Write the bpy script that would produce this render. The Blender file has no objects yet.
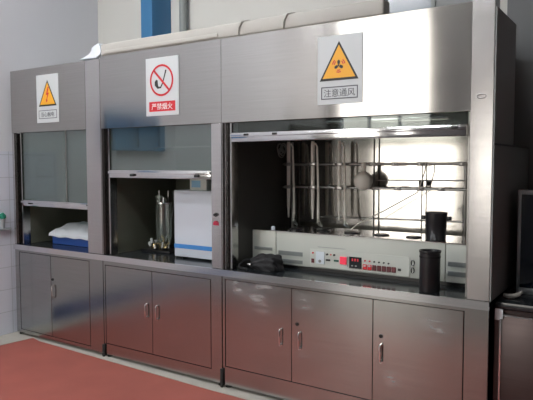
import bpy, bmesh, math, random
from mathutils import Vector, Matrix
random.seed(7)
S = bpy.context.scene
COL = S.collection
PI = math.pi

# ------------------------------------------------------------------ mesh helpers
def B(): return bmesh.new()
def box(bm, x0, x1, y0, y1, z0, z1, bev=0.0, seg=2):
    r = bmesh.ops.create_cube(bm, size=1.0)
    vs = r['verts']
    for v in vs:
        v.co = Vector(((x0+x1)/2+v.co.x*(x1-x0), (y0+y1)/2+v.co.y*(y1-y0), (z0+z1)/2+v.co.z*(z1-z0)))
    if bev > 0:
        es = {e for v in vs for e in v.link_edges}
        bmesh.ops.bevel(bm, geom=list(es), offset=bev, segments=seg, affect='EDGES', profile=0.5)
    return bm
def tube(bm, pts, r, n=12, cap=True):
    pts = [Vector(p) for p in pts]
    rs = r if isinstance(r, (list, tuple)) else [r]*len(pts)
    rings = []
    up = None
    for i, p in enumerate(pts):
        a = pts[max(i-1, 0)]; b = pts[min(i+1, len(pts)-1)]
        d = (b-a).normalized()
        if up is None:
            up = Vector((0, 0, 1)) if abs(d.z) < .9 else Vector((1, 0, 0))
        s = d.cross(up)
        if s.length < 1e-5: s = d.orthogonal()
        s.normalize(); t = s.cross(d).normalized(); up = t
        rings.append([bm.verts.new(p + rs[i]*(math.cos(2*PI*k/n)*s + math.sin(2*PI*k/n)*t)) for k in range(n)])
    for i in range(len(rings)-1):
        for k in range(n):
            bm.faces.new((rings[i][k], rings[i][(k+1) % n], rings[i+1][(k+1) % n], rings[i+1][k]))
    if cap:
        bm.faces.new(rings[0][::-1]); bm.faces.new(rings[-1])
    return bm
def lathe(bm, c, prof, n=32):
    """prof: list of (radius, z); axis vertical through c"""
    c = Vector(c); rings = []
    for r, z in prof:
        if r < 1e-6: rings.append([bm.verts.new(c+Vector((0, 0, z)))])
        else: rings.append([bm.verts.new(c+Vector((r*math.cos(2*PI*k/n), r*math.sin(2*PI*k/n), z))) for k in range(n)])
    for a, b in zip(rings, rings[1:]):
        for k in range(n):
            k2 = (k+1) % n
            if len(a) == 1 and len(b) > 1: bm.faces.new((a[0], b[k2], b[k]))
            elif len(b) == 1 and len(a) > 1: bm.faces.new((a[k], a[k2], b[0]))
            elif len(a) > 1: bm.faces.new((a[k], a[k2], b[k2], b[k]))
    return bm
def prism(bm, poly, y0, y1):
    """poly of (x,z) extruded along y"""
    f = [bm.verts.new((x, y0, z)) for x, z in poly]; b = [bm.verts.new((x, y1, z)) for x, z in poly]
    bm.faces.new(f); bm.faces.new(b[::-1])
    for i in range(len(poly)):
        j = (i+1) % len(poly); bm.faces.new((f[j], f[i], b[i], b[j]))
    return bm
def ring_prism(bm, outer, inner, y0, y1):
    n = len(outer)
    fo = [bm.verts.new((x, y0, z)) for x, z in outer]; fi = [bm.verts.new((x, y0, z)) for x, z in inner]
    bo = [bm.verts.new((x, y1, z)) for x, z in outer]; bi = [bm.verts.new((x, y1, z)) for x, z in inner]
    for i in range(n):
        j = (i+1) % n
        bm.faces.new((fo[i], fo[j], fi[j], fi[i])); bm.faces.new((bo[j], bo[i], bi[i], bi[j]))
        bm.faces.new((fo[j], fo[i], bo[i], bo[j])); bm.faces.new((fi[i], fi[j], bi[j], bi[i]))
    return bm
def circ(cx, cz, r, n=40): return [(cx+r*math.cos(2*PI*k/n), cz+r*math.sin(2*PI*k/n)) for k in range(n)]
def disc_y(bm, x, z, r, y0, y1, n=20): return tube(bm, [(x, y0, z), (x, y1, z)], r, n)

def wloc(o):
    v = Vector((0, 0, 0))
    while o: v = v+o.location; o = o.parent
    return v
def obj(name, bm, m, parent=None, origin=None, smooth=True):
    bmesh.ops.recalc_face_normals(bm, faces=bm.faces[:])
    me = bpy.data.meshes.new(name)
    if parent is None and origin is None:
        xs = [v.co for v in bm.verts]
        origin = (sum(v.x for v in xs)/len(xs), sum(v.y for v in xs)/len(xs), min(v.z for v in xs))
    off = Vector(origin) if parent is None else wloc(parent)
    for v in bm.verts: v.co -= off
    bm.to_mesh(me); bm.free()
    if smooth:
        for p in me.polygons: p.use_smooth = True
        try: me.set_sharp_from_angle(angle=math.radians(35))
        except Exception: pass
    me.materials.append(m)
    o = bpy.data.objects.new(name, me); COL.objects.link(o)
    if parent is None: o.location = off
    else: o.parent = parent
    return o
def thing(name, label, cat, loc, group=None):
    o = bpy.data.objects.new(name, None); COL.objects.link(o); o.location = loc
    o.empty_display_size = .1
    o['label'] = label; o['category'] = cat
    if group: o['group'] = group
    return o
def tag(o, label, cat, group=None):
    o['label'] = label; o['category'] = cat
    if group: o['group'] = group
    return o
def struct(name, bm, m):
    o = obj(name, bm, m, smooth=False); o['kind'] = 'structure'; return o
def dup_tree(root, loc, label):
    r = root.copy(); COL.objects.link(r); r.location = loc; r['label'] = label
    for ch in list(root.children):
        c = ch.copy(); COL.objects.link(c); c.parent = r
        for g in list(ch.children):
            d = g.copy(); COL.objects.link(d); d.parent = c
    return r
def text_mesh(name, s, x, z, size, y, m, parent, width=None):
    cu = bpy.data.curves.new(name, 'FONT'); cu.body = s; cu.size = 1; cu.extrude = .01
    cu.align_x = 'LEFT'
    o = bpy.data.objects.new(name, cu); COL.objects.link(o)
    me = bpy.data.meshes.new_from_object(o.evaluated_get(bpy.context.evaluated_depsgraph_get()))
    COL.objects.unlink(o); bpy.data.objects.remove(o)
    xs = [v.co.x for v in me.vertices]; ys = [v.co.y for v in me.vertices]
    w = max(xs)-min(xs); h = max(ys)-min(ys)
    sx = (width/w) if width else size/h
    sz = size/h
    cx = (max(xs)+min(xs))/2; cy = (max(ys)+min(ys))/2
    off = wloc(parent)
    for v in me.vertices:
        v.co = Vector((x+(v.co.x-cx)*sx, y-.001-(v.co.z)*.05, z+(v.co.y-cy)*sz))-off
    me.materials.clear(); me.materials.append(m)
    t = bpy.data.objects.new(name, me); COL.objects.link(t); t.parent = parent
    return t

# ------------------------------------------------------------------ materials
def mat(name, color, rough=.5, metal=0.0, noise=0.0, nscale=8, spec=None, bump=0.0, coat=0.0, stretch=(1, 1, 1)):
    m = bpy.data.materials.new(name); m.use_nodes = True
    nt = m.node_tree; b = nt.nodes['Principled BSDF']
    b.inputs['Base Color'].default_value = (*color, 1); b.inputs['Roughness'].default_value = rough
    b.inputs['Metallic'].default_value = metal
    if spec is not None: b.inputs['Specular IOR Level'].default_value = spec
    if coat: b.inputs['Coat Weight'].default_value = coat
    tc = nt.nodes.new('ShaderNodeTexCoord'); mp = nt.nodes.new('ShaderNodeMapping')
    mp.inputs['Scale'].default_value = stretch
    nt.links.new(tc.outputs['Object'], mp.inputs['Vector'])
    nz = nt.nodes.new('ShaderNodeTexNoise'); nz.inputs['Scale'].default_value = nscale; nz.inputs['Detail'].default_value = 4
    nt.links.new(mp.outputs['Vector'], nz.inputs['Vector'])
    if noise > 0:
        r = nt.nodes.new('ShaderNodeMapRange'); r.inputs['To Min'].default_value = 1-noise; r.inputs['To Max'].default_value = 1+noise*.6
        nt.links.new(nz.outputs['Fac'], r.inputs['Value'])
        mx = nt.nodes.new('ShaderNodeVectorMath'); mx.operation = 'SCALE'; mx.inputs[0].default_value = color
        nt.links.new(r.outputs['Result'], mx.inputs['Scale']); nt.links.new(mx.outputs['Vector'], b.inputs['Base Color'])
    if bump > 0:
        bp = nt.nodes.new('ShaderNodeBump'); bp.inputs['Strength'].default_value = bump; bp.inputs['Distance'].default_value = .01
        nt.links.new(nz.outputs['Fac'], bp.inputs['Height']); nt.links.new(bp.outputs['Normal'], b.inputs['Normal'])
    return m

def steel(name, color, rough=.22, aniso=.75, rot=0.0, warp=.12, smears=()):
    m = bpy.data.materials.new(name); m.use_nodes = True
    nt = m.node_tree; L = nt.links.new; b = nt.nodes['Principled BSDF']
    b.inputs['Metallic'].default_value = 1; b.inputs['Roughness'].default_value = rough
    b.inputs['Anisotropic'].default_value = aniso; b.inputs['Anisotropic Rotation'].default_value = rot
    tg = nt.nodes.new('ShaderNodeTangent'); tg.direction_type = 'RADIAL'; tg.axis = 'Z'
    geo = nt.nodes.new('ShaderNodeNewGeometry')
    # fine horizontal grain in the metal plus a gentle waviness of the sheet
    mp = nt.nodes.new('ShaderNodeMapping'); mp.inputs['Scale'].default_value = (2.2, 2.2, 130)
    L(geo.outputs['Position'], mp.inputs['Vector'])
    n1 = nt.nodes.new('ShaderNodeTexNoise'); n1.inputs['Scale'].default_value = 1.0; n1.inputs['Detail'].default_value = 3
    L(mp.outputs['Vector'], n1.inputs['Vector'])
    n2 = nt.nodes.new('ShaderNodeTexNoise'); n2.inputs['Scale'].default_value = 1.7; n2.inputs['Detail'].default_value = 1
    L(geo.outputs['Position'], n2.inputs['Vector'])
    bp = nt.nodes.new('ShaderNodeBump'); bp.inputs['Strength'].default_value = warp; bp.inputs['Distance'].default_value = .02
    L(n2.outputs['Fac'], bp.inputs['Height'])
    L(bp.outputs['Normal'], b.inputs['Normal']); L(tg.outputs['Tangent'], b.inputs['Tangent'])
    r = nt.nodes.new('ShaderNodeMapRange'); r.inputs['To Min'].default_value = .86; r.inputs['To Max'].default_value = 1.1
    L(n1.outputs['Fac'], r.inputs['Value'])
    sc = nt.nodes.new('ShaderNodeVectorMath'); sc.operation = 'SCALE'; sc.inputs[0].default_value = color
    L(r.outputs['Result'], sc.inputs['Scale'])
    n3 = nt.nodes.new('ShaderNodeTexNoise'); n3.inputs['Scale'].default_value = 5; n3.inputs['Detail'].default_value = 5
    L(geo.outputs['Position'], n3.inputs['Vector'])
    r3 = nt.nodes.new('ShaderNodeMapRange'); r3.inputs['To Min'].default_value = rough*.8; r3.inputs['To Max'].default_value = rough*1.25
    L(n3.outputs['Fac'], r3.inputs['Value']); L(r3.outputs['Result'], b.inputs['Roughness'])
    last = sc.outputs['Vector']
    if smears:
        mp2 = nt.nodes.new('ShaderNodeMapping'); mp2.inputs['Rotation'].default_value = (0, .6, 0); mp2.inputs['Scale'].default_value = (5, 5, 26)
        L(geo.outputs['Position'], mp2.inputs['Vector'])
        n4 = nt.nodes.new('ShaderNodeTexNoise'); n4.inputs['Scale'].default_value = 1.0; n4.inputs['Detail'].default_value = 5
        L(mp2.outputs['Vector'], n4.inputs['Vector'])
        tot = None
        for (x, y, z, rad) in smears:
            d = nt.nodes.new('ShaderNodeVectorMath'); d.operation = 'DISTANCE'; d.inputs[1].default_value = (x, y, z)
            L(geo.outputs['Position'], d.inputs[0])
            q = nt.nodes.new('ShaderNodeMapRange'); q.inputs['From Min'].default_value = rad; q.inputs['From Max'].default_value = rad*.2
            L(d.outputs['Value'], q.inputs['Value'])
            if tot is None: tot = q.outputs['Result']
            else:
                a = nt.nodes.new('ShaderNodeMath'); a.operation = 'MAXIMUM'; L(tot, a.inputs[0]); L(q.outputs['Result'], a.inputs[1]); tot = a.outputs[0]
        st = nt.nodes.new('ShaderNodeMapRange'); st.inputs['From Min'].default_value = .40; st.inputs['From Max'].default_value = .68
        L(n4.outputs['Fac'], st.inputs['Value'])
        mu = nt.nodes.new('ShaderNodeMath'); mu.operation = 'MULTIPLY'; L(tot, mu.inputs[0]); L(st.outputs['Result'], mu.inputs[1])
        mu2 = nt.nodes.new('ShaderNodeMath'); mu2.operation = 'MULTIPLY'; L(mu.outputs[0], mu2.inputs[0]); mu2.inputs[1].default_value = .6
        inv = nt.nodes.new('ShaderNodeMath'); inv.operation = 'SUBTRACT'; inv.inputs[0].default_value = 1; L(mu2.outputs[0], inv.inputs[1])
        L(inv.outputs[0], b.inputs['Metallic'])       # dried residue wiped across the metal
        mc = nt.nodes.new('ShaderNodeMix'); mc.data_type = 'RGBA'; L(mu2.outputs[0], mc.inputs['Factor'])
        L(last, mc.inputs[6]); mc.inputs[7].default_value = (.62, .62, .64, 1); last = mc.outputs[2]
    L(last, b.inputs['Base Color'])
    return m

def glass(name, tint, refl=.18, film=(.5, .55, .55), filmfac=.12, rough=.03):
    m = bpy.data.materials.new(name); m.use_nodes = True
    nt = m.node_tree; L = nt.links.new
    for n in list(nt.nodes):
        if n.type != 'OUTPUT_MATERIAL': nt.nodes.remove(n)
    out = [n for n in nt.nodes if n.type == 'OUTPUT_MATERIAL'][0]
    t = nt.nodes.new('ShaderNodeBsdfTransparent'); t.inputs['Color'].default_value = (*tint, 1)
    g = nt.nodes.new('ShaderNodeBsdfGlossy'); g.inputs['Roughness'].default_value = rough; g.inputs['Color'].default_value = (.9, .95, .95, 1)
    d = nt.nodes.new('ShaderNodeBsdfDiffuse'); d.inputs['Color'].default_value = (*film, 1)
    lw = nt.nodes.new('ShaderNodeLayerWeight'); lw.inputs['Blend'].default_value = .25
    ma = nt.nodes.new('ShaderNodeMath'); ma.operation = 'MULTIPLY_ADD'; ma.inputs[1].default_value = .6; ma.inputs[2].default_value = refl
    ma.use_clamp = True
    L(lw.outputs['Fresnel'], ma.inputs[0])
    a = nt.nodes.new('ShaderNodeMixShader'); L(ma.outputs[0], a.inputs[0]); L(t.outputs[0], a.inputs[1]); L(g.outputs[0], a.inputs[2])
    c = nt.nodes.new('ShaderNodeMixShader')
    geo = nt.nodes.new('ShaderNodeTexCoord'); nz = nt.nodes.new('ShaderNodeTexNoise'); nz.inputs['Scale'].default_value = 3
    L(geo.outputs['Object'], nz.inputs['Vector'])
    mr = nt.nodes.new('ShaderNodeMapRange'); mr.inputs['To Min'].default_value = filmfac*.6; mr.inputs['To Max'].default_value = filmfac*1.4
    L(nz.outputs['Fac'], mr.inputs['Value']); L(mr.outputs['Result'], c.inputs[0])
    L(a.outputs[0], c.inputs[1]); L(d.outputs[0], c.inputs[2]); L(c.outputs[0], out.inputs['Surface'])
    return m
def emit(name, color, s):
    m = mat(name, color, .4); b = m.node_tree.nodes['Principled BSDF']
    b.inputs['Emission Color'].default_value = (*color, 1); b.inputs['Emission Strength'].default_value = s
    return m
def tiles(name, color, grout, tw, th, rough=.2):
    m = bpy.data.materials.new(name); m.use_nodes = True
    nt = m.node_tree; L = nt.links.new; b = nt.nodes['Principled BSDF']
    geo = nt.nodes.new('ShaderNodeNewGeometry'); sp = nt.nodes.new('ShaderNodeSeparateXYZ'); cb = nt.nodes.new('ShaderNodeCombineXYZ')
    L(geo.outputs['Position'], sp.inputs[0]); L(sp.outputs['Y'], cb.inputs['X']); L(sp.outputs['Z'], cb.inputs['Y'])
    br = nt.nodes.new('ShaderNodeTexBrick'); br.offset = 0; br.inputs['Scale'].default_value = 1
    br.inputs['Brick Width'].default_value = tw; br.inputs['Row Height'].default_value = th; br.inputs['Mortar Size'].default_value = .003
    br.inputs['Color1'].default_value = (*color, 1); br.inputs['Color2'].default_value = (*[c*.96 for c in color], 1); br.inputs['Mortar'].default_value = (*grout, 1)
    L(cb.outputs[0], br.inputs['Vector']); L(br.outputs['Color'], b.inputs['Base Color']); b.inputs['Roughness'].default_value = rough
    return m

M = {}
SM = [(-.98, 0, .63, .13), (-2.12, 0, .68, .16), (-1.80, 0, .69, .10), (-1.80, 0, .33, .05), (-1.22, 0, .30, .07), (-2.3, 0, .7, .1), (-2.33, 0, 1.86, .06), (-.9, 0, 1.85, .05)]
M['steel'] = steel('brushed_steel', (.47, .455, .445), .13, .92, .25, .015)
M['steel_door'] = steel('brushed_steel_doors', (.43, .435, .425), .16, .8, .25, .03, SM)
M['steel_post'] = steel('brushed_steel_posts', (.62, .60, .60), .2, .8, .25, .015)
M['steel_in'] = steel('polished_steel_lining', (.52, .50, .47), .13, .7, .25, .02)
M['steel_bar'] = steel('extruded_bar_metal', (.80, .80, .82), .12, .4, .25, .02)
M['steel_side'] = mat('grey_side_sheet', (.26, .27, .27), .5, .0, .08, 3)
M['dark_steel'] = steel('dark_cabinet_sheet', (.09, .072, .072), .35, .5, .25, .08)
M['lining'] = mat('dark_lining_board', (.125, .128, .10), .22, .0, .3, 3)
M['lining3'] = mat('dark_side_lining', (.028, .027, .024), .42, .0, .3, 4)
M['worktop'] = mat('dark_worktop', (.022, .026, .03), .16, 0, .2, 12)
M['wall'] = mat('wall_paint', (.60, .59, .56), .8, 0, .04, 2, bump=.02)
M['wall_l'] = mat('wall_paint_grey', (.62, .62, .655), .8, 0, .05, 1.5)
M['tile'] = tiles('white_wall_tiles', (.62, .64, .72), (.45, .47, .52), .2, .2)
M['ceil'] = mat('ceiling_paint', (.75, .75, .73), .9, 0, .02, 3)
M['opp'] = mat('far_wall_paint', (.20, .19, .185), .8, 0, .04, 2)
M['skirt'] = mat('blue_skirting', (.03, .07, .22), .4, 0, .05, 5)
M['floor'] = mat('red_floor_coating', (.35, .092, .070), .6, 0, .38, 2.2, bump=.05)
M['grey_floor'] = mat('grey_floor_coating', (.08, .075, .075), .5, 0, .2, 3)
M['wall_shade'] = mat('shaded_wall_paint', (.16, .165, .17), .7, 0, .05, 3)
M['dark_slab'] = mat('dark_slab_paint', (.035, .028, .024), .4, 0, .2, 3)
M['kerb'] = mat('cement_edge_strip', (.42, .40, .36), .7, 0, .2, 9)
M['bluepaint'] = mat('blue_paint', (.035, .16, .33), .45, 0, .08, 4)
M['pane_grey'] = mat('frosted_pane', (.26, .29, .33), .15, 0, .1, 2)
M['duct'] = mat('beige_duct_plastic', (.44, .42, .39), .5, 0, .08, 6)
M['white'] = mat('white_enamel', (.60, .64, .72), .3, 0, .03, 3)
M['cream'] = mat('cream_enamel', (.50, .52, .48), .35, 0, .04, 4)
M['creampanel'] = mat('control_panel_face', (.56, .58, .54), .35, 0, .03, 5)
M['vent'] = mat('vent_grey', (.23, .25, .25), .5, 0, .1, 40)
M['black'] = mat('black_plastic', (.012, .012, .014), .35, 0, .2, 20)
M['blackcloth'] = mat('black_cloth', (.010, .010, .012), .75, 0, .4, 25, bump=.6)
M['rubber'] = mat('black_rubber', (.015, .015, .015), .7, 0, .1, 10)
M['chrome'] = mat('chrome', (.85, .85, .86), .12, 1, .05, 30)
M['red'] = mat('red_plastic', (.65, .02, .03), .35, 0, .05, 10)
M['darkred'] = mat('dark_red_plastic', (.11, .012, .02), .35, 0, .05, 10)
M['darkred2'] = mat('crimson_plastic', (.45, .02, .06), .35, 0, .05, 10)
M['redlit'] = emit('lit_red_switch', (.9, .04, .09), .25)
M['display'] = mat('display_glass', (.012, .016, .02), .12, 0, .1, 10)
M['led'] = emit('red_digits', (.6, .03, .05), .12)
M['green'] = mat('green_plastic', (.02, .10, .07), .4, 0, .1, 10)
M['meter'] = mat('meter_face', (.68, .74, .80), .2, 0, .05, 20)
M['signwhite'] = mat('sign_white', (.56, .58, .60), .35, 0, .02, 5)
M['yellow'] = mat('sign_yellow', (.85, .40, .02), .4, 0, .03, 5)
M['signblack'] = mat('sign_black', (.02, .02, .02), .5, 0, .02, 5)
M['signred'] = mat('sign_red', (.60, .02, .03), .4, 0, .03, 5)
M['signpaper'] = mat('sign_lettering_white', (.8, .8, .8), .5, 0, .02, 5)
M['signtext'] = mat('sign_lettering_grey', (.10, .10, .12), .5, 0, .02, 5)
M['blueband'] = mat('blue_band', (.05, .22, .55), .35, 0, .05, 5)
M['bluebox'] = mat('blue_plastic', (.03, .09, .35), .4, 0, .1, 6)
M['cloth'] = mat('white_cloth', (.72, .76, .82), .9, 0, .06, 12, bump=.2)
M['glass'] = glass('clear_glass', (.92, .94, .93), .10, (.8, .82, .8), .04)
M['sash'] = glass('green_tinted_sash_glass', (.62, .68, .66), .17, (.28, .34, .33), .11, .03)
M['sash3'] = glass('clear_sash_glass', (.80, .84, .83), .04, (.4, .44, .43), .02)
M['cabglass'] = mat('dark_blue_glass', (.006, .010, .02), .06, 0, .3, 4)
M['tubing'] = mat('cream_ceramic_tube', (.86, .82, .75), .22, .0, .12, 14)
M['brass'] = mat('brass_fitting', (.62, .52, .30), .25, .8, .2, 30)
M['alu'] = mat('pale_frame_metal', (.40, .43, .45), .4, .6, .05, 10)
M['rod'] = mat('grey_rod_metal', (.34, .33, .32), .3, .9, .1, 20)
M['greenrag'] = mat('green_rag', (.02, .22, .14), .9, 0, .3, 40)
M['bluescreen'] = mat('blue_screen', (.25, .45, .62), .2, 0, .1, 10)

# ------------------------------------------------------------------ room
XL, XR, YB, YF, ZC = -4.83, 3.2, 1.05, -6.0, 4.2
struct('floor', box(B(), XL-.2, XR+.2, -2.0, YB+.2, -.2, -.004), M['floor'])
struct('floor_grey', box(B(), XL-.2, XR+.2, YF-.2, -2.0, -.2, -.004), M['grey_floor'])
struct('dark_reflect_slab', box(B(), XL, XL+.10, -5.95, -4.7, 0, 2.12), M['dark_slab'])  # unseen dark slab, added for the steel to mirror
struct('ceiling', box(B(), XL-.2, XR+.2, YF-.2, YB+.2, ZC, ZC+.1), M['ceil'])
struct('wall_back', box(B(), XL, XR, YB, YB+.2, 0, ZC), M['wall'])
struct('wall_right', box(B(), XR, XR+.2, YF, YB, 0, ZC), M['opp'])
# left wall with a high opening beside the room's blue window
struct('wall_left', box(B(), XL-.2, XL, YF, YB, 0, ZC), M['wall_l'])
struct('trim_2', box(B(), XL, XL+.012, -.42, YB, 0, 1.63), M['tile'])
struct('trim_3', box(B(), XL+.012, XL+.05, -.42, -.012, .935, .952, .003), M['alu'])
struct('baseboard_left', box(B(), XL, XL+.02, YF, -.43, 0, .15), M['skirt'])
# blue window frame on the left wall, seen mirrored in the sash glass
bm = B()
for a in ((-1.88, -1.80, 1.66, 2.06), (-1.18, -1.10, 1.66, 2.06), (-1.51, -1.47, 1.70, 2.02), (-1.80, -1.18, 1.66, 1.70), (-1.80, -1.18, 2.02, 2.06)):
    box(bm, XL, XL+.05, a[0], a[1], a[2], a[3])
w = struct('window_3', bm, M['bluepaint'])
o = obj('pane', box(B(), XL+.005, XL+.015, -1.80, -1.18, 1.70, 2.02), M['bluepaint'], w)
# front wall (behind the photographer) with tall daylight windows
wins = [(-4.62, -3.02, .35, 4.05), (-2.34, -1.85, .8, 2.1)]
bm = B(); xs = [XL]
for (a, b_, c, d) in wins:
    box(bm, xs[-1], a, YF-.2, YF, 0, ZC); box(bm, a, b_, YF-.2, YF, 0, c); box(bm, a, b_, YF-.2, YF, d, ZC); xs.append(b_)
box(bm, xs[-1], XR, YF-.2, YF, 0, ZC)
struct('wall_front', bm, M['opp'])
for k, (a, b_, c, d) in enumerate(wins):
    bm = B(); f = .035
    box(bm, a, b_, YF-.12, YF-.06, c, c+f); box(bm, a, b_, YF-.12, YF-.06, d-f, d)
    nm = 3 if b_-a > 1.3 else 2
    for i in range(nm+1):
        x = a+(b_-a)*i/nm; x0 = min(max(x-f/2, a), b_-f); box(bm, x0, x0+f, YF-.12, YF-.06, c+f, d-f)
    box(bm, a+f, b_-f, YF-.11, YF-.07, c+(d-c)*.68, c+(d-c)*.68+f)
    w = struct('window_%d' % (4+k), bm, M['white'])
    al = bpy.data.lights.new('daylight_portal', 'AREA'); al.shape = 'RECTANGLE'; al.size = b_-a; al.size_y = d-c
    al.cycles.is_portal = True
    lo = bpy.data.objects.new('daylight_portal', al); COL.objects.link(lo)
    lo.location = ((a+b_)/2, YF-.19, (c+d)/2); lo.rotation_euler = (PI/2, 0, 0)   # faces +Y
# cement strip round the red floor
bm = B()
v = [bm.verts.new(p) for p in ((-4.53, .0, -.003), (-4.40, -.03, -.003), (-2.5, -.085, -.003), (0.6, -.085, -.003), (0.6, .9, -.003), (-4.53, .9, -.003))]
bm.faces.new(v)
v = [bm.verts.new(p) for p in ((XL, -6, -.003), (-4.57, -6, -.003), (-4.57, -.3, -.003), (-4.53, 0, -.003), (-4.53, .9, -.003), (XL, .9, -.003))]
bm.faces.new(v)
r = bmesh.ops.extrude_face_region(bm, geom=bm.faces[:])
for e in r['geom']:
    if isinstance(e, bmesh.types.BMVert): e.co.z += .003
struct('trim_1', bm, M['kerb'])
# blue painted pillar and pipe on the back wall
struct('trim_4', box(B(), -3.97, -3.83, .80, YB, 2.0, ZC, .004), M['bluepaint'])
tg_ = obj('wall_pipe', tube(B(), [(-3.63, .99, 0.9), (-3.63, .99, ZC)], .035, 16), M['vent'])
tag(tg_, 'thin dark vertical pipe on the back wall beside the blue pillar', 'pipe')
# high window on the back wall, right
w = struct('window_1', box(box(box(box(B(), -1.74, -1.70, YB-.03, YB, 2.42, 3.2), -1.37, -1.34, YB-.03, YB, 2.42, 3.2), -1.06, -1.03, YB-.03, YB, 2.42, 3.2), -1.70, -1.06, YB-.03, YB, 2.42, 2.46), M['vent'])
obj('pane', box(B(), -1.70, -1.37, YB-.015, YB, 2.46, 3.2), M['pane_grey'], w)
obj('pane', box(B(), -1.34, -1.06, YB-.015, YB, 2.46, 3.2), M['steel_side'], w)
# slab right of the hoods, the wall's shade put into its dark colour
struct('wall_shade_slab', box(B(), -.85, XR, .96, YB, 0, ZC), M['wall_shade'])

# ------------------------------------------------------------------ base cabinets
def handle(x, z0, z1, parent, m=None, name='handle'):
    bm = B(); zc = (z0+z1)/2
    tube(bm, [(x, -.001, z0+.006), (x, -.014, z0+.005), (x, -.019, z0+.012), (x, -.020, zc), (x, -.019, z1-.012), (x, -.014, z1-.005), (x, -.001, z1-.006)], .0062, 10)
    disc_y(bm, x, z0+.006, .011, 0, -.004); disc_y(bm, x, z1-.006, .011, 0, -.004)
    return obj(name, bm, m or M['chrome'], parent)
def base_cabinet(label, xa, xb, zt, zb, edges, handles, locks, yb=.80):
    t = thing('base_cabinet', label, 'cabinet', ((xa+xb)/2, .4, 0), 'steel base cabinets along the wall')
    obj('carcass', box(B(), xa+.004, xb-.004, .02, yb, .03, .765), M['steel_door'], t)
    bm = B(); g = .004
    box(bm, xa+.002, edges[0]-g, 0, .0195, .022, .765); box(bm, edges[-1]+g, xb-.002, 0, .0195, .022, .765)
    box(bm, edges[0]-g, edges[-1]+g, 0, .0195, zt+g, .765); box(bm, edges[0]-g, edges[-1]+g, 0, .0195, .022, zb-g)
    obj('face_frame', bm, M['steel_door'], t, smooth=False)
    obj('shadow_gap', box(B(), edges[0]-g, edges[-1]+g, .0150, .0199, zb-g, zt+g), M['black'], t)
    doors = []
    for a, b_ in zip(edges, edges[1:]):
        doors.append(obj('door', box(B(), a+.002, b_-.002, .0, .0145, zb, zt, .0012, 1), M['steel_door'], t))
    for di, x, z0, z1 in handles: handle(x, z0, z1, doors[di], M['rod'] if xa < -4 else None)
    for di, x, z in locks:
        obj('lock', disc_y(disc_y(B(), x, z, .011, 0, -.005), x, z, .007, 0, -.007), M['black'], doors[di])
    for x in (xa+.03, xb-.03):
        for y in (.03, yb-.08):
            obj('foot', lathe(B(), (x, y, 0), [(0, 0), (.022, 0), (.022, .010), (.010, .014), (.010, .04), (0, .04)], 16), M['rubber'], t)
    return t
base_cabinet('narrow two-door steel base cabinet with one dark handle, by the tiled wall', -4.76, -3.614, .742, .055, (-4.695, -4.262, -3.776), [(1, -4.226, .39, .50)], [(1, -4.24, .545)])
base_cabinet('two-door steel base cabinet under the hood with the red no-smoking sign', -3.610, -2.437, .728, .11, (-3.588, -3.087, -2.535), [(0, -3.14, .376, .484), (1, -3.034, .376, .484)], [])
base_cabinet('wide three-door steel base cabinet under the hood with the cream apparatus', -2.433, -.705, .742, .15, (-2.408, -1.888, -1.344, -.832), [(0, -1.966, .368, .476), (1, -1.827, .368, .476), (2, -1.291, .384, .492)], [(1, -1.848, .523), (2, -1.293, .537)])
for lab, x, h in (('short black rubber strip at the foot of the joint below the electric-hazard hood', -3.612, .10), ('black rubber strip at the floor joint left of the three-door cabinet', -2.435, .13)):
    tag(obj('rubber_strip', box(B(), x-.010, x+.010, -.016, -.001, 0, h, .003), M['rubber']), lab, 'strip')

t = thing('worktop', 'continuous dark worktop with bright steel front lip under the three fume hoods', 'worktop', (-2.7, .4, .766))
obj('slab', box(B(), -4.76, -.705, .002, .80, .767, .809), M['worktop'], t)
obj('front_lip', box(B(), -4.762, -.703, -.014, .001, .766, .8098), M['steel_bar'], t)

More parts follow.
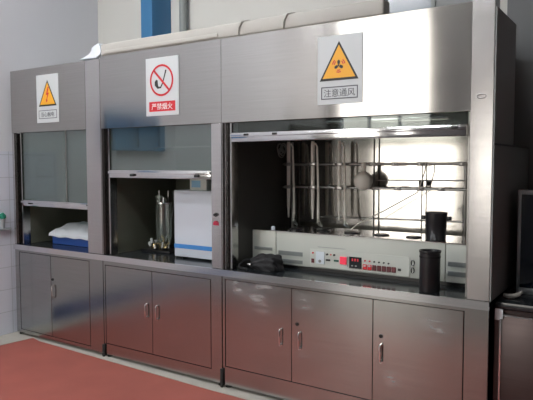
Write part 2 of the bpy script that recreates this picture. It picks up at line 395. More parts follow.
# ------------------------------------------------------------------ fume hoods
ZO, ZT, Z0 = 1.79, 2.34, .8105
def fume_hood(label, xa, xb, oa, ob, sash_z, handle_h, glassmat, side_m, back_m, inL, header_top=ZT, split=None, end=False, full=False):
    t = thing('fume_hood', label, 'fume hood', ((xa+xb)/2, .4, Z0), 'stainless fume hoods in a row')
    obj('header_panel', box(B(), xa+.0003, (xb-.115 if end else (ob-.0008 if full else xb-.0003)), 0, .02, ZO, header_top, .0006, 1), M['steel'], t)
    pw = inL
    obj('post', box(B(), xa+.0015, oa-pw, 0, .10, Z0, ZO-.001, .002, 1) if oa-pw-xa > .01 else box(B(), xa+.0015, xa+.006, .001, .1, Z0, ZO-.001), M['steel_post'], t)
    obj('post', box(B(), ob, xb-.0015, 0, .10, Z0, (header_top+.02) if end else (header_top if full else ZO-.001), .002, 1), M['steel_post'], t)
    # recessed sash tracks either side
    for s, x0, x1 in ((0, max(oa-pw, xa+.006)+.0005, oa), (1, ob-.022, ob-.0005)):
        bm = box(B(), x0, x1, .055, .10, Z0, ZO+.2)
        if s == 0 and x1-x0 > .03:
            box(bm, x0, x0+.014, .015, .055, Z0, ZO-.002); box(bm, x1-.012, x1, .03, .055, Z0, ZO-.002)
        obj('sash_track', bm, M['steel'] if s == 0 else M['rod'], t, smooth=False)
    yb = .78
    obj('side_panel', box(B(), xa+.0015, xa+.012, .101, yb+.01, Z0, header_top-.03), M['steel'], t)
    if not end: obj('side_panel', box(B(), xb-.012, xb-.0015, .101, yb+.01, Z0, header_top-.03), M['steel'], t)
    xr = ob+.012 if end else xb-.013
    obj('back_panel', box(B(), xa+.013, xr, yb, yb+.012, Z0, header_top-.03), back_m, t)
    obj('roof_panel', box(B(), xa+.0015, xr, .021, yb+.012, header_top-.028, header_top-.012), M['steel'], t)
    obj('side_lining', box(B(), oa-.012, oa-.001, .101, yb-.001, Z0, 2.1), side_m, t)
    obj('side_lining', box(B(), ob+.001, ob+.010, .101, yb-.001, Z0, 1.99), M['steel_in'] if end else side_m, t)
    obj('inner_ceiling', box(B(), oa, ob, .12, yb-.001, 2.0, 2.01), back_m, t)
    # sliding sash: glass with an extruded handle bar at its foot
    g = obj('sash_glass', box(B(), oa+.004, ob-.024, .040, .046, sash_z+handle_h*.5, ZO+.12), glassmat, t)
    bm = box(B(), oa+.002, ob-.023, .020, .050, sash_z, sash_z+handle_h, .005)
    box(bm, oa+.002, ob-.023, .008, .0202, sash_z+handle_h*.55, sash_z+handle_h*.86, .003)
    obj('sash_handle', bm, M['steel_bar'], g)
    if split:
        obj('pane_joint', box(B(), split-.006, split+.006, .036, .0398, sash_z+handle_h, ZO+.1), M['rod'], g)
    return t
h1 = fume_hood('narrow fume hood by the tiled wall, with the electric hazard sign', -4.762, -3.612, -4.67, -3.782, 1.152, .052, M['sash'], M['lining'], M['lining'], .06, 2.325, split=-4.08, full=True)
h2 = fume_hood('middle fume hood with half-lowered sash, below the red no-smoking sign', -3.611, -2.434, -3.550, -2.522, 1.412, .060, M['sash'], M['lining'], M['lining'], .059)
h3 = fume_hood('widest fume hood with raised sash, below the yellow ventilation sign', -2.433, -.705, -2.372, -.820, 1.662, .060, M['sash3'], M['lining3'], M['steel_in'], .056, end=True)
# dark outer side of the end hood
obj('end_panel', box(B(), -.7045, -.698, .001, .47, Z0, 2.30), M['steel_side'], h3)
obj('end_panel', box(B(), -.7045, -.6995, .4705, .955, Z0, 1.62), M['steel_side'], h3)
obj('seam_strip', box(B(), -.6978, -.694, .01, .955, 1.612, 1.622), M['black'], h3)
# oval boss on the end post
bm = B(); tube(bm, [(-.765+.022*math.cos(a), -.002, 1.86+.010*math.sin(a)) for a in [2*PI*k/24 for k in range(25)]], .0025, 8)
obj('oval_boss', bm, M['steel_bar'], h3)
# switches on the post between hoods two and three
obj('switch', disc_y(disc_y(B(), -2.483, 1.176, .014, 0, -.006), -2.483, 1.176, .008, 0, -.022), M['black'], h2)
bm = box(B(), -2.505, -2.461, -.005, 0, 1.104, 1.126, .002); disc_y(bm, -2.483, 1.126, .009, 0, -.012)
obj('switch', bm, M['darkred2'], h2)['label'] = 'red switch'
bm = box(B(), -4.57, -4.53, .012, .0199, 1.170, 1.185, .002); obj('catch', bm, M['black'], h1)
for x in (-3.29, -2.66): obj('catch', box(B(), x-.018, x+.018, .003, .0199, 1.425, 1.444, .004), M['black'], h2)
for x in (-2.24, -2.02, -.90): obj('catch', box(B(), x-.018, x+.018, .003, .0199, 1.700, 1.715, .004), M['black'], h3)
# upper fixed pane rail behind the sashes of the middle hood
obj('upper_rail', box(B(), -3.10, -2.546, .052, .0545, 1.634, 1.642), M['rod'], h2)
# lamp housing inside the wide hood
obj('lamp_housing', box(B(), -1.74, -1.0, .16, .26, 1.768, 1.797, .006), M['steel_bar'], h3)

# ------------------------------------------------------------------ cable duct and scrap on the hood tops
t = thing('cable_duct', 'beige plastic cable duct lying along the hood tops', 'cable duct', (-2.4, .05, 2.342))
obj('duct_body', box(B(), -3.60, -1.30, .002, .10, 2.342, 2.432, .012, 3), M['duct'], t)
obj('duct_lid', box(B(), -3.56, -2.46, -.006, .0015, 2.352, 2.378, .003), M['duct'], t)
for x in (-2.27, -1.93):
    bm = B(); tube(bm, [(x-.02, -.003, 2.345), (x-.015, -.006, 2.39), (x+.01, -.003, 2.43), (x+.04, .02, 2.437), (x+.05, .10, 2.437)], .005, 8); obj('cable_strap', bm, M['duct'], t)
bm = B()
pl = [(-3.84, 2.337), (-3.80, 2.352), (-3.735, 2.375), (-3.70, 2.415), (-3.635, 2.445), (-3.612, 2.40), (-3.62, 2.35), (-3.66, 2.337)]
prism(bm, pl, .01, .07); bmesh.ops.subdivide_edges(bm, edges=bm.edges[:], cuts=1)
for v_ in bm.verts: v_.co += Vector((random.uniform(-.004, .004), random.uniform(-.008, .008), random.uniform(0, .004)))
tag(obj('plastic_scrap', bm, M['cloth']), 'torn white plastic scrap at the left end of the beige cable duct', 'scrap')

# ------------------------------------------------------------------ signs
def tri(cx, cz, w, h, r=0): return [(cx-w/2, cz-h/2), (cx+w/2, cz-h/2), (cx, cz+h/2)]
def sign_base(label, x0, x1, z0, z1):
    t = thing('warning_sign', label, 'sign', ((x0+x1)/2, -.003, z0))
    obj('sign_board', box(B(), x0, x1, -.004, -.0003, z0, z1, .001, 1), M['signwhite'], t)
    return t
def warn_triangle(t, cx, cz, w, h):
    obj('triangle_border', prism(B(), tri(cx, cz, w, h), -.0055, -.0041), M['signblack'], t, smooth=False)
    obj('triangle_field', prism(B(), tri(cx, cz-.004, w*.84, h*.84), -.0068, -.0056), M['yellow'], t, smooth=False)
def text_frame(t, x0, x1, z0, z1, m, w=.005):
    obj('text_frame', ring_prism(B(), [(x0, z0), (x1, z0), (x1, z1), (x0, z1)], [(x0+w, z0+w), (x1-w, z0+w), (x1-w, z1-w), (x0+w, z1-w)], -.0052, -.0041), m, t, smooth=False)
s1 = sign_base('white sign with yellow lightning triangle on the hood by the tiled wall', -4.392, -4.105, 1.862, 2.258)
warn_triangle(s1, -4.245, 2.105, .23, .215)
obj('lightning_symbol', prism(B(), [(-4.262, 2.09), (-4.236, 2.155), (-4.222, 2.155), (-4.240, 2.105), (-4.222, 2.108), (-4.248, 2.055), (-4.243, 2.040), (-4.258, 2.028), (-4.262, 2.055), (-4.255, 2.052), (-4.243, 2.09)], -.008, -.0069), M['signred'], s1, smooth=False)
text_frame(s1, -4.365, -4.13, 1.895, 1.965, M['signtext'])
text_mesh('lettering', '当心触电', -4.248, 1.930, .040, -.0042, M['signtext'], s1, .17)
s2 = sign_base('white sign with red crossed-out smoking pipe on the middle hood', -3.117, -2.802, 1.862, 2.272)
cx, cz, R_ = -2.962, 2.110, .112
obj('prohibition_ring', ring_prism(B(), circ(cx, cz, R_), circ(cx, cz, R_-.014), -.0068, -.0056), M['signred'], s2, smooth=False)
d = R_-.01
a = .7071*d; q_ = .0055
obj('prohibition_bar', prism(B(), [(cx-a-q_, cz+a-q_), (cx-a+q_, cz+a+q_), (cx+a+q_, cz-a+q_), (cx+a-q_, cz-a-q_)], -.0068, -.0056), M['signred'], s2, smooth=False)
bm = B()
tube(bm, [(cx+.042, -.0055, cz+.070), (cx+.030, -.0055, cz+.035), (cx+.010, -.0055, cz-.02), (cx-.010, -.0055, cz-.050), (cx-.035, -.0055, cz-.050), (cx-.050, -.0055, cz-.03)], [.007, .0055, .0050, .006, .009, .014], 8)
tube(bm, [(cx-.050, -.0055, cz-.035), (cx-.052, -.0055, cz-.01), (cx-.045, -.0055, cz+.005)], [.016, .015, .008], 8)
for v_ in bm.verts: v_.co.y = -.0048+(v_.co.y+.0055)*.05
obj('pipe_symbol', bm, M['signblack'], s2)
obj('text_panel', box(B(), -3.085, -2.835, -.0052, -.0041, 1.892, 1.962), M['signred'], s2)
text_mesh('lettering', '严禁烟火', -2.96, 1.927, .046, -.0053, M['signpaper'], s2, .20)
s3 = sign_base('pale sign with yellow three-blade triangle on the widest hood', -1.708, -1.420, 1.866, 2.262)
warn_triangle(s3, -1.568, 2.115, .25, .225)
bm = B(); cx, cz = -1.568, 2.088
for k in range(3):
    an = PI/2+k*2*PI/3
    for rr, hw in ((.018, .009),):
        p = [(cx+math.cos(an+s)*r_, cz+math.sin(an+s)*r_) for s, r_ in ((-.8, .010), (-.36, .026), (0, .032), (.36, .026), (.8, .010))]
        prism(bm, p, -.0080, -.0069)
disc_y(bm, cx, cz, .006, -.0086, -.0081, 16)
obj('blade_symbol', bm, M['signblack'], s3, smooth=False)
bm = B()
bm.free()
for k in range(3):
    an = -PI/2+k*2*PI/3
    for dr in (.026, .037):
        obj('air_mark', prism(B(), [(cx+math.cos(an+s)*r_, cz+math.sin(an+s)*r_) for s, r_ in ((-.35, dr), (0, dr), (.35, dr), (.35, dr+.006), (0, dr+.006), (-.35, dr+.006))], -.0080, -.0069), M['signred'], s3, smooth=False)
text_frame(s3, -1.683, -1.447, 1.895, 1.968, M['signtext'], .006)
text_mesh('lettering', '注意通风', -1.565, 1.931, .046, -.0042, M['signtext'], s3, .20)

# ------------------------------------------------------------------ distillation apparatus (cream cabinet)
AX0, AX1, AY, AZ0, AZ1 = -2.372, -.885, .27, .835, 1.062
t = thing('distillation_heater', 'long cream control cabinet with row of switches on the dark worktop', 'laboratory apparatus', (-1.62, .42, Z0))
obj('housing', box(B(), AX0, -2.178, AY, .62, AZ0, AZ1-.004, .004), M['cream'], t)
obj('housing', box(B(), -2.174, -1.016, AY, .62, AZ0, AZ1-.004, .004), M['cream'], t)
obj('housing', box(B(), -1.012, AX1, AY, .62, AZ0, AZ1-.004, .004), M['cream'], t)
obj('top_plate', box(B(), AX0-.004, AX1+.002, AY-.006, .625, AZ1-.004, AZ1+.002, .002, 1), M['steel_bar'], t)
obj('plinth', box(B(), AX0+.03, AX1-.03, AY+.03, .60, Z0-.0005, AZ0), M['black'], t)
def louvre(x0, x1, z0, z1):
    bm = box(B(), x0, x1, AY-.0015, AY-.0003, z0, z1); n = 4
    for i in range(n):
        z = z0+(z1-z0)*(i+.5)/n; box(bm, x0+.002, x1-.002, AY-.005, AY-.0014, z-.0016, z+.0010)
    obj('vent_grille', bm, M['vent'], t, smooth=False)
louvre(-2.355, -2.205, .920, .942)
louvre(-2.155, -1.965, .900, .928); louvre(-2.155, -1.965, .848, .872)
louvre(-1.000, -.893, .928, .955); louvre(-1.000, -.893, .872, .900)
p = obj('control_panel', box(B(), -1.905, -1.225, AY-.006, AY-.0003, .842, .962, .002, 1), M['creampanel'], t)
yp = AY-.006
def pb(name, x0, x1, z0, z1, m, d=.006, bev=.001): return obj(name, box(B(), x0, x1, yp-d, yp-.0002, z0, z1, bev, 1), m, p)
def pd(name, x, z, r, m, d=.006): return obj(name, disc_y(B(), x, z, r, yp-.0002, yp-d, 14), m, p)
pd('indicator_lamp', -1.882, .934, .006, M['red']); pb('rocker_switch', -1.893, -1.872, .868, .896, M['darkred'])
mt = pb('meter', -1.860, -1.797, .866, .946, M['meter'])
obj('dial', disc_y(B(), -1.828, .884, .010, yp-.0062, yp-.010, 14), M['vent'], mt)
for x in (-1.776, -1.725): pd('knob', x, .932, .0065, M['black'], .010)
pd('indicator_lamp', -1.750, .932, .0045, M['red'])
pb('fuse_cover', -1.785, -1.755, .889, .901, M['black']); pb('fuse_cover', -1.728, -1.695, .890, .902, M['green'])
pb('power_switch', -1.683, -1.638, .878, .926, M['redlit'], .010)
pb('divider_bar', -1.633, -1.627, .866, .930, M['vent'], .004)
ds = pb('display', -1.619, -1.536, .860, .932, M['display'], .008)
for i in range(3):
    obj('digit', box(B(), -1.600+i*.018, -1.590+i*.018, yp-.009, yp-.0082, .905, .922), M['led'], ds)
for i in range(2):
    obj('button', box(B(), -1.603+i*.025, -1.590+i*.025, yp-.009, yp-.0082, .872, .880), M['vent'], ds)
for i in range(6):
    pd('indicator_lamp', -1.512+i*.031, .914-.0006*i, .0055, M['red'] if i < 2 else M['signblack'])
for i in range(7):
    pb('rocker_switch', -1.526+i*.0315, -1.499+i*.0315, .858, .892, M['darkred'] if i > 1 else M['red'], .006, .002)
for i in range(2):
    pb('switch_cap', -1.520+i*.0315, -1.505+i*.0315, .878, .888, M['signwhite'], .0085)
pb('socket', -1.297, -1.278, .872, .886, M['black'])
for z in (.930, .885):
    bm = B(); tube(bm, [(-1.206+.009*math.cos(a), AY-.006, z+.017*math.sin(a)) for a in [2*PI*k/20 for k in range(21)]], .003, 6); obj('side_handle', bm, M['chrome'], t)
for i in range(6):
    x = -2.09+i*.21
    if i == 5: continue
    obj('heating_plate', lathe(B(), (x, .40, AZ1+.002), [(0, 0), (.048, 0), (.048, .005), (.040, .008), (.026, .004), (0, .004)], 28), M['black'], t)
obj('cap', lathe(B(), (-2.217, .30, AZ1+.002), [(0, 0), (.014, 0), (.014, .018), (.008, .024), (0, .024)], 16), M['white'], t)
pl_ = text_mesh('lettering', '—————————————', -1.75, .975, .003, AY-.0003, M['vent'], t, .20)

# ------------------------------------------------------------------ rod lattice in the wide hood
t = thing('rod_lattice', 'grey metal rod lattice standing at the back of the widest hood', 'laboratory rack', (-1.6, .6, AZ1+.002))
yr = .69; zf = Z0
obj('upright', tube(B(), [(-1.033, yr+.045, zf), (-1.033, yr+.045, 1.525)], .011, 12), M['rod'], t)
obj('upright', tube(B(), [(-1.317, yr+.045, zf), (-1.317, yr+.045, 1.525)], .004, 8), M['rod'], t)
obj('upright', tube(B(), [(-1.66, yr+.045, zf), (-1.66, yr+.045, 1.70)], .006, 8), M['rod'], t)
obj('upright', tube(B(), [(-2.325, yr+.045, zf), (-2.325, yr+.045, 1.68)], .009, 12), M['rod'], t)
obj('crossbar', tube(B(), [(-2.345, yr+.02, 1.512), (-1.015, yr+.02, 1.518)], .009, 12), M['rod'], t)
obj('crossbar', tube(B(), [(-2.350, yr+.02, 1.345), (-1.015, yr+.02, 1.352)], .009, 12), M['rod'], t)
obj('crossbar', tube(B(), [(-1.80, yr+.03, 1.402), (-1.015, yr+.03, 1.408)], .0035, 8), M['rod'], t)
obj('crossbar', tube(B(), [(-2.10, yr+.05, 1.125), (-1.015, yr+.05, 1.140)], .0035, 8), M['rod'], t)
for x, z in ((-1.317, 1.516), (-1.495, 1.515), (-1.66, 1.515), (-1.317, 1.350), (-1.475, 1.349), (-1.178, 1.351), (-1.64, 1.348), (-1.045, 1.516)):
    bm = box(B(), x-.024, x+.024, yr+.005, yr+.034, z-.013, z+.013, .004); tube(bm, [(x, yr+.005, z), (x, yr-.018, z)], .006, 8)
    obj('clamp', bm, M['rod'], t)
obj('clamp', box(B(), -1.327, -1.296, yr+.004, yr+.02, 1.365, 1.405, .003), M['black'], t)

def column(label, x, dx, first=None):
    if first: return dup_tree(first, (x, yr-.02, AZ1+.002), label)
    t = thing('distillation_column', label, 'glassware', (x, yr-.02, AZ1+.002), 'distillation columns on the rod lattice')
    y = yr-.02; zb = AZ1+.002
    obj('column_tube', lathe(B(), (x, y, 0), [(0, 1.115), (.006, 1.115), (.008, 1.16), (.012, 1.20), (.014, 1.30), (.0155, 1.62), (.015, 1.66), (.011, 1.682), (0, 1.682)], 20), M['tubing'], t)
    obj('side_tube', tube(B(), [(x+.036, y+.0, 1.625), (x+.040, y, 1.50), (x+.046, y, 1.30), (x+.052, y-.01, 1.15), (x+.060, y-.03, 1.085)], [.007, .008, .009, .011, .007], 12), M['tubing'], t)
    obj('top_arm', tube(B(), [(x+.01, y-.006, 1.660), (x+.025, y-.006, 1.665), (x+.036, y, 1.640), (x+.036, y, 1.60)], .006, 8), M['tubing'], t)
    obj('outlet', tube(B(), [(x+.060, y-.03, 1.11), (x+.075, y-.05, 1.095), (x+.10, y-.07, 1.082), (x+.125, y-.085, zb+.012)], [.009, .013, .011, .008], 12), M['glass'], t)
    for z in (1.345, 1.515):
        bm = box(B(), x-.028, x+.030, y-.024, y+.03, z-.012, z+.012, .004); tube(bm, [(x-.02, y-.02, z), (x-.02, y-.045, z)], .006, 8)
        obj('clamp', bm, M['rod'], t)
    return t
c1 = column('pale double-tube distillation column furthest left on the rod lattice', -2.318, 0)
column('pale distillation column in the middle of the three on the lattice', -2.112, 0, c1)
column('pale distillation column nearest the round flask on the lattice', -1.897, 0, c1)

# round flask hanging on the lattice
t = thing('round_flask', 'round-bottomed flask hanging on the lattice, smoky beige', 'flask', (-1.697, yr-.03, 1.33))
prof = [(0, 0)]+[(.066*math.sin(a), .066-.066*math.cos(a)) for a in [PI*k/14 for k in range(1, 13)]]+[(.014, .135), (.014, .185), (.018, .19), (.018, .194), (0, .194)]
obj('bulb', lathe(B(), (-1.697, yr-.05, 1.333), prof, 28), M['tubing'], t)
# loose glass tube slanting across
tag(obj('bent_tube', tube(B(), [(-1.28, .695, 1.53), (-1.28, .68, 1.47), (-1.32, .66, 1.33), (-1.54, .62, 1.20), (-1.70, .56, 1.11), (-1.74, .53, 1.068)], .0045, 8), M['tubing']), 'thin bent tube slanting down across the back of the widest hood', 'tube')
# coil of tubing left of the columns
bm = B(); pts = []
for k in range(90):
    a_ = k*.42; rr = .030+.012*math.sin(k*.35)
    pts.append((-2.362+.0003*k, .62+rr*math.cos(a_)*1.2, 1.62+rr*math.sin(a_)+.014*math.sin(k*.11)))
tube(bm, pts, .0045, 6)
tag(obj('tubing_coil', bm, M['vent']), 'small loose coil of grey tubing hung left of the distillation columns', 'tubing')

# black jug on the apparatus
t = thing('black_jug', 'black pot with two side lugs standing on the cream cabinet', 'pot', (-1.112, .40, AZ1+.002))
obj('body', lathe(B(), (-1.112, .40, AZ1+.002), [(0, 0), (.056, 0), (.059, .004), (.063, .13), (.066, .155), (.066, .163), (.060, .163), (.056, .150), (.052, .02), (0, .018)], 32), M['black'], t)
for s in (-1, 1):
    obj('lug', box(B(), -1.112+s*.078-.014, -1.112+s*.078+.014, .385, .415, AZ1+.118, AZ1+.142, .006), M['black'], t)
# black cylinder on the worktop
t = thing('black_cylinder', 'tall black cylindrical container on the worktop edge before the cream cabinet', 'container', (-1.043, .075, Z0))
obj('body', lathe(B(), (-1.043, .080, Z0), [(0, 0), (.055, 0), (.056, .004), (.056, .215), (.060, .220), (.060, .230), (.055, .230), (.051, .222), (.050, .02), (0, .015)], 36), M['black'], t)
obj('strap', ring_prism(B(), circ(-1.043, .080, .0575, 36), circ(-1.043, .080, .0562, 36), 0, .01), M['blackcloth'], t)
o = t.children[-1]
off = Vector((-1.043, .075, Z0))
for v_ in o.data.vertices:
    wpt = v_.co+off; v_.co = Vector((wpt.x, wpt.z, Z0+.19+wpt.y))-off

# black bag, slumped on the worktop
def blob(bm, c, r, seed, amp=.12, sub=4, flat=.0):
    ret = bmesh.ops.create_icosphere(bm, subdivisions=sub, radius=1)
    rnd = random.Random(seed); ph = [rnd.uniform(0, 6.28) for _ in range(9)]
    for v in ret['verts']:
        n = v.co.copy()
        k = 1+amp*(math.sin(3.1*n.x+ph[0]+2*n.z)*.5+math.sin(5.3*n.y+ph[1]+3*n.x)*.35+math.sin(9*n.x+7*n.z+ph[2])*.22+math.sin(14*n.z+9*n.y+ph[3])*.14)
        v.co = Vector((c[0]+n.x*k*r[0], c[1]+n.y*k*r[1], max(c[2]+n.z*k*r[2], flat)))
    return bm
bm = B(); blob(bm, (-2.185, .150, .845), (.140, .075, .085), 3, .24, 5, Z0+.001)
for v in bm.verts:
    k = max(0, min(1, (v.co.x+2.37)/.30)); v.co.z = Z0+.001+(v.co.z-Z0-.001)*(.35+.90*k)
tag_bag = thing('black_bag', 'crumpled black bag slumped on the worktop left of the cream cabinet', 'bag', (-2.2, .15, Z0))
obj('bag_body', bm, M['blackcloth'], tag_bag)
obj('strap', tube(B(), [(-2.30, .14, .870), (-2.325, .10, .865), (-2.345, .08, .84), (-2.33, .055, .822), (-2.27, .06, .816)], .008, 8), M['blackcloth'], tag_bag)
obj('buckle', box(B(), -2.272, -2.245, .062, .085, .845, .857, .003), M['chrome'], tag_bag)

# ------------------------------------------------------------------ middle hood contents
t = thing('white_instrument', 'tall white enamel box with a blue band in the middle hood', 'laboratory instrument', (-2.80, .35, Z0))
obj('casing', box(B(), -3.044, -2.600, .20, .56, Z0+.012, 1.322, .006), M['white'], t)
obj('blue_band', box(B(), -3.044, -2.600, .1985, .1998, .886, .918), M['blueband'], t)
obj('name_strip', box(B(), -3.035, -2.93, .1978, .1984, .890, .914), M['blueband'], t)
for x in (-3.0, -2.65): obj('foot', box(B(), x-.015, x+.015, .23, .53, Z0, Z0+.012), M['rubber'], t)
t = thing('small_meter_box', 'small grey meter box with pale blue display atop the white enamel box', 'laboratory instrument', (-2.82, .30, 1.323))
obj('casing', box(B(), -2.905, -2.745, .22, .34, 1.323, 1.415, .006), M['cream'], t)
obj('display', box(B(), -2.885, -2.80, .2185, .2198, 1.345, 1.395), M['bluescreen'], t)
obj('top_cap', box(B(), -2.91, -2.70, .215, .345, 1.4155, 1.430, .003), M['black'], t)
tag(obj('power_cable', tube(B(), [(-2.70, .28, 1.42), (-2.665, .27, 1.41), (-2.65, .27, 1.36), (-2.66, .28, 1.326)], .010, 8), M['black']), 'thick black cable curving down beside the small grey meter box', 'cable')
# glass reactor on tray
t = thing('glass_reactor', 'clear glass vessel with brass fittings on a black tray in the middle hood', 'glassware', (-3.29, .38, Z0))
obj('tray', box(B(), -3.50, -3.19, .30, .48, Z0, Z0+.016, .005), M['black'], t)
cx, cy = -3.315, .38
def gprof(r, h, w=.003): return [(0, 0), (r*.8, 0), (r, .02), (r, h-.02), (r+.006, h-.01), (r+.006, h), (r-w, h), (r-w, .02), (0, .006)]
obj('glass_jar', lathe(B(), (cx, cy, .90), gprof(.058, .30), 28), M['glass'], t)
obj('glass_jar', lathe(B(), (cx-.085, cy+.03, .86), gprof(.024, .40), 20), M['glass'], t)
obj('jar_lid', lathe(B(), (cx, cy, 1.20), [(0, 0), (.066, 0), (.066, .010), (.02, .014), (.010, .05), (0, .05)], 24), M['chrome'], t)
for dx in (-.10, 0, .075): obj('support_rod', tube(B(), [(cx+dx, cy+.05, Z0+.016), (cx+dx, cy+.05, 1.30)], .0035, 8), M['rod'], t)
obj('hose', tube(B(), [(cx+.07, cy-.02, .87), (cx+.09, cy-.02, .95), (cx+.085, cy-.01, 1.08), (cx+.11, cy, 1.2), (cx+.10, cy, 1.30)], .005, 8), M['glass'], t)
rnd = random.Random(5)
for i in range(15):
    x = cx-.15+rnd.random()*.25; y = cy-.06+rnd.random()*.09; z = Z0+.018+rnd.random()*.03+max(0, .07-abs(x-cx+.03)*.7)*rnd.random()
    bm = B(); tube(bm, [(x, y, z), (x+rnd.uniform(-.02, .02), y, z+rnd.uniform(.012, .04))], rnd.uniform(.007, .012), 8)
    obj('fitting', bm, M['brass'] if i % 2 else M['signwhite'], t)
bm = B()
for s in range(2): tube(bm, [(cx-.12+s*.09, cy-.02, Z0+.02), (cx-.05+s*.03, cy-.03, Z0+.07), (cx+.03, cy-.03, Z0+.035), (cx+.06, cy-.01, Z0+.08)], .007, 8)
obj('pipework', bm, M['brass'], t)

# ------------------------------------------------------------------ left hood contents
t = thing('blue_crate', 'blue plastic tray on the worktop of the hood nearest the tiled wall', 'tray', (-4.2, .34, Z0))
bm = box(B(), -4.50, -3.86, .20, .50, Z0, Z0+.012, .004)
for a in ((-4.50, -4.49, .20, .50), (-3.87, -3.86, .20, .50), (-4.49, -3.87, .20, .21), (-4.49, -3.87, .49, .50)): box(bm, a[0], a[1], a[2], a[3], Z0+.010, Z0+.085, .003)
obj('tray_body', bm, M['bluebox'], t)
obj('tray_rim', box(box(B(), -4.51, -3.85, .19, .199, Z0+.072, Z0+.090, .003), -4.51, -4.501, .19, .51, Z0+.072, Z0+.090, .003), M['bluebox'], t)
bm = B(); nx, ny = 48, 26; g = []
for j in range(ny):
    row = []
    for i in range(nx):
        u = i/(nx-1); w_ = j/(ny-1)
        x = -4.515+u*.66; y = .180+w_*.33
        z = Z0+.108+.060*min(1, w_*2.2)*min(1, u*6+.55)+.008*math.sin(9*u+3*w_)*math.cos(7*w_+2*u)+.004*math.sin(31*u+11*w_)
        if j < 3: z = Z0+.066+.012*j+.004*math.sin(22*u); y = .1795+j*.002+.003*math.sin(17*u)
        if i < 3: z = min(z, Z0+.070+.014*i+.003*math.sin(20*w_)); x = -4.519+i*.002
        row.append(bm.verts.new((x, y, z)))
    g.append(row)
for j in range(ny-1):
    for i in range(nx-1): bm.faces.new((g[j][i], g[j][i+1], g[j+1][i+1], g[j+1][i]))
o = obj('folded_cloth', bm, M['cloth']); md = o.modifiers.new('thick', 'SOLIDIFY'); md.thickness = .006; md.offset = 1
tag(o, 'white cloth draped over the blue plastic tray', 'cloth')
t = thing('water_tap', 'thin chrome gooseneck tap behind the white cloth', 'tap', (-4.28, .62, Z0))
obj('tap_spout', tube(B(), [(-4.28, .62, Z0), (-4.28, .62, 1.22), (-4.29, .61, 1.27), (-4.33, .58, 1.29), (-4.38, .55, 1.27), (-4.39, .545, 1.24)], .009, 10), M['chrome'], t)
obj('tap_base', lathe(B(), (-4.28, .62, Z0), [(0, 0), (.025, 0), (.025, .02), (.012, .03), (0, .03)], 16), M['chrome'], t)
# bits on the tiled ledge
t = thing('soap_dish', 'grey dish with a green rag on the ledge of the tiled wall', 'dish', (-4.80, -.09, .953))
obj('dish', lathe(B(), (-4.80, -.085, .953), [(0, 0), (.018, 0), (.017, .07), (.020, .085), (.018, .085), (.014, .07), (0, .01)], 18), M['alu'], t)
bm = B(); blob(bm, (-4.80, -.085, 1.06), (.018, .03, .028), 4, .3, 3, 1.035); obj('green_rag', bm, M['greenrag'], t)

# ------------------------------------------------------------------ right hand unit
t = thing('base_cabinet', 'dark steel base cabinet right of the end hood post', 'cabinet', (.0, .5, 0), 'steel base cabinets along the wall')
obj('carcass', box(B(), -.690, .60, .10, .94, .0, .756), M['dark_steel'], t)
obj('face_frame', box(B(), -.694, -.672, .078, .0995, .0, .756), M['dark_steel'], t)
dr = obj('door', box(B(), -.668, .02, .080, .0995, .03, .735, .003), M['dark_steel'], t)
obj('door_edge_strip', box(box(B(), -.668, -.660, .074, .0798, .03, .735), -.660, .02, .074, .0798, .727, .735), M['steel_bar'], dr, smooth=False)
obj('door', box(B(), .024, .598, .080, .0995, .03, .735, .003), M['dark_steel'], t)
tag(obj('white_tape', box(box(B(), -.692, -.6688, .0700, .0779, .705, .764, .0015), -.6690, -.652, .0700, .0738, .712, .764, .0015), M['cloth']), 'scrap of white tape on the corner of the right base cabinet', 'tape')
t = thing('worktop', 'dark worktop right of the end hood, carrying the glass-fronted case', 'worktop', (0, .5, .757))
obj('slab', box(B(), -.690, .60, .070, .945, .766, .80, .004), M['worktop'], t)
t = thing('glass_case', 'dark blue glass-fronted case with pale frame on the right worktop', 'case', (-.32, .45, .80))
obj('casing', box(B(), -.632, -.02, .355, .70, .801, 1.360), M['black'], t)
bm = B(); box(bm, -.642, -.625, .340, .354, .801, 1.375, .002); box(bm, -.0245, -.010, .340, .354, .801, 1.375, .002); box(bm, -.6245, -.025, .340, .354, 1.350, 1.375, .002); box(bm, -.6245, -.025, .340, .354, .801, .835, .002)
obj('frame', bm, M['alu'], t)
obj('glass_front', box(B(), -.6245, -.025, .345, .3545, .8355, 1.3495), M['cabglass'], t)
bm = B(); lathe(bm, (-.560, .33, .835), [(0, 0), (.03, .0), (.035, .05), (.02, .09), (0, .09)], 14); 
for v_ in bm.verts: v_.co.y = .338+(v_.co.y-.33)*.1
bm.free()
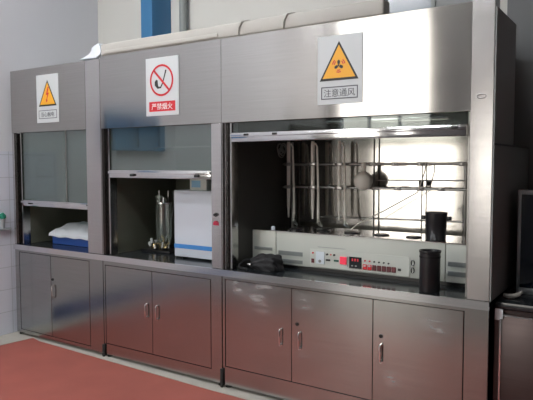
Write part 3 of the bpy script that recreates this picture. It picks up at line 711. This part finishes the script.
# pale scoop lying on the right worktop
bm = B(); tube(bm, [(-.675, .20, .815), (-.650, .19, .812), (-.625, .19, .815), (-.600, .20, .826), (-.585, .21, .840)], [.010, .013, .013, .011, .006], 12)
tag(obj('plastic_scoop', bm, M['duct']), 'small curved pale scoop lying on the right worktop beside the post', 'scoop')

# ------------------------------------------------------------------ light
W = bpy.data.worlds.new('daylight'); S.world = W; W.use_nodes = True
bg = W.node_tree.nodes['Background']; bg.inputs['Color'].default_value = (1.0, .95, .86, 1); bg.inputs['Strength'].default_value = 5.6
def fill_lamp(x, y, power, label):  # out-of-view fill light, added to brighten the walls and floor
    t = thing('fill_lamp', label, 'lamp', (x, y, ZC-.09), 'added fill lamps')
    obj('fill_body', box(B(), x-.62, x+.62, y-.08, y+.08, ZC-.06, ZC-.001), M['white'], t)
    obj('fill_diffuser', box(B(), x-.58, x+.58, y-.07, y+.07, ZC-.085, ZC-.0605, .006), emit('fill_glow_%g' % x, (.95, .98, 1.0), power), t)
fill_lamp(-3.3, -1.3, 95, 'added fill lamp above the floor before the middle hood')
fill_lamp(-1.6, -2.5, 95, 'added fill lamp left of the photographer')
fill_lamp(-3.6, -3.9, 95, 'added fill lamp nearest the tall windows')

# ------------------------------------------------------------------ camera
cam = bpy.data.cameras.new('camera'); co = bpy.data.objects.new('camera', cam); COL.objects.link(co)
yaw, pit, rol, f, D = 0.5845, -.0614, -.0011, 593.07, 3.136
fw = Vector((-math.sin(yaw)*math.cos(pit), math.cos(yaw)*math.cos(pit), math.sin(pit)))
rt = Vector((math.cos(yaw), math.sin(yaw), 0)); up = rt.cross(fw)
r2 = rt*math.cos(rol)+up*math.sin(rol); u2 = -rt*math.sin(rol)+up*math.cos(rol)
mw = Matrix((r2, u2, -fw)).transposed().to_4x4(); mw.translation = Vector((0, -D, 1.52))
co.matrix_world = mw
cam.sensor_width = 36; cam.lens = f/533*36; cam.clip_start = .05
S.camera = co
S.view_settings.view_transform = 'Standard'; S.view_settings.look = 'None'; S.view_settings.gamma = 1
S.view_settings.exposure = 0.0
S.cycles.use_denoising = True
S.cycles.max_bounces = 10; S.cycles.diffuse_bounces = 6; S.cycles.glossy_bounces = 8; S.cycles.transparent_max_bounces = 12
S.cycles.sample_clamp_indirect = 8
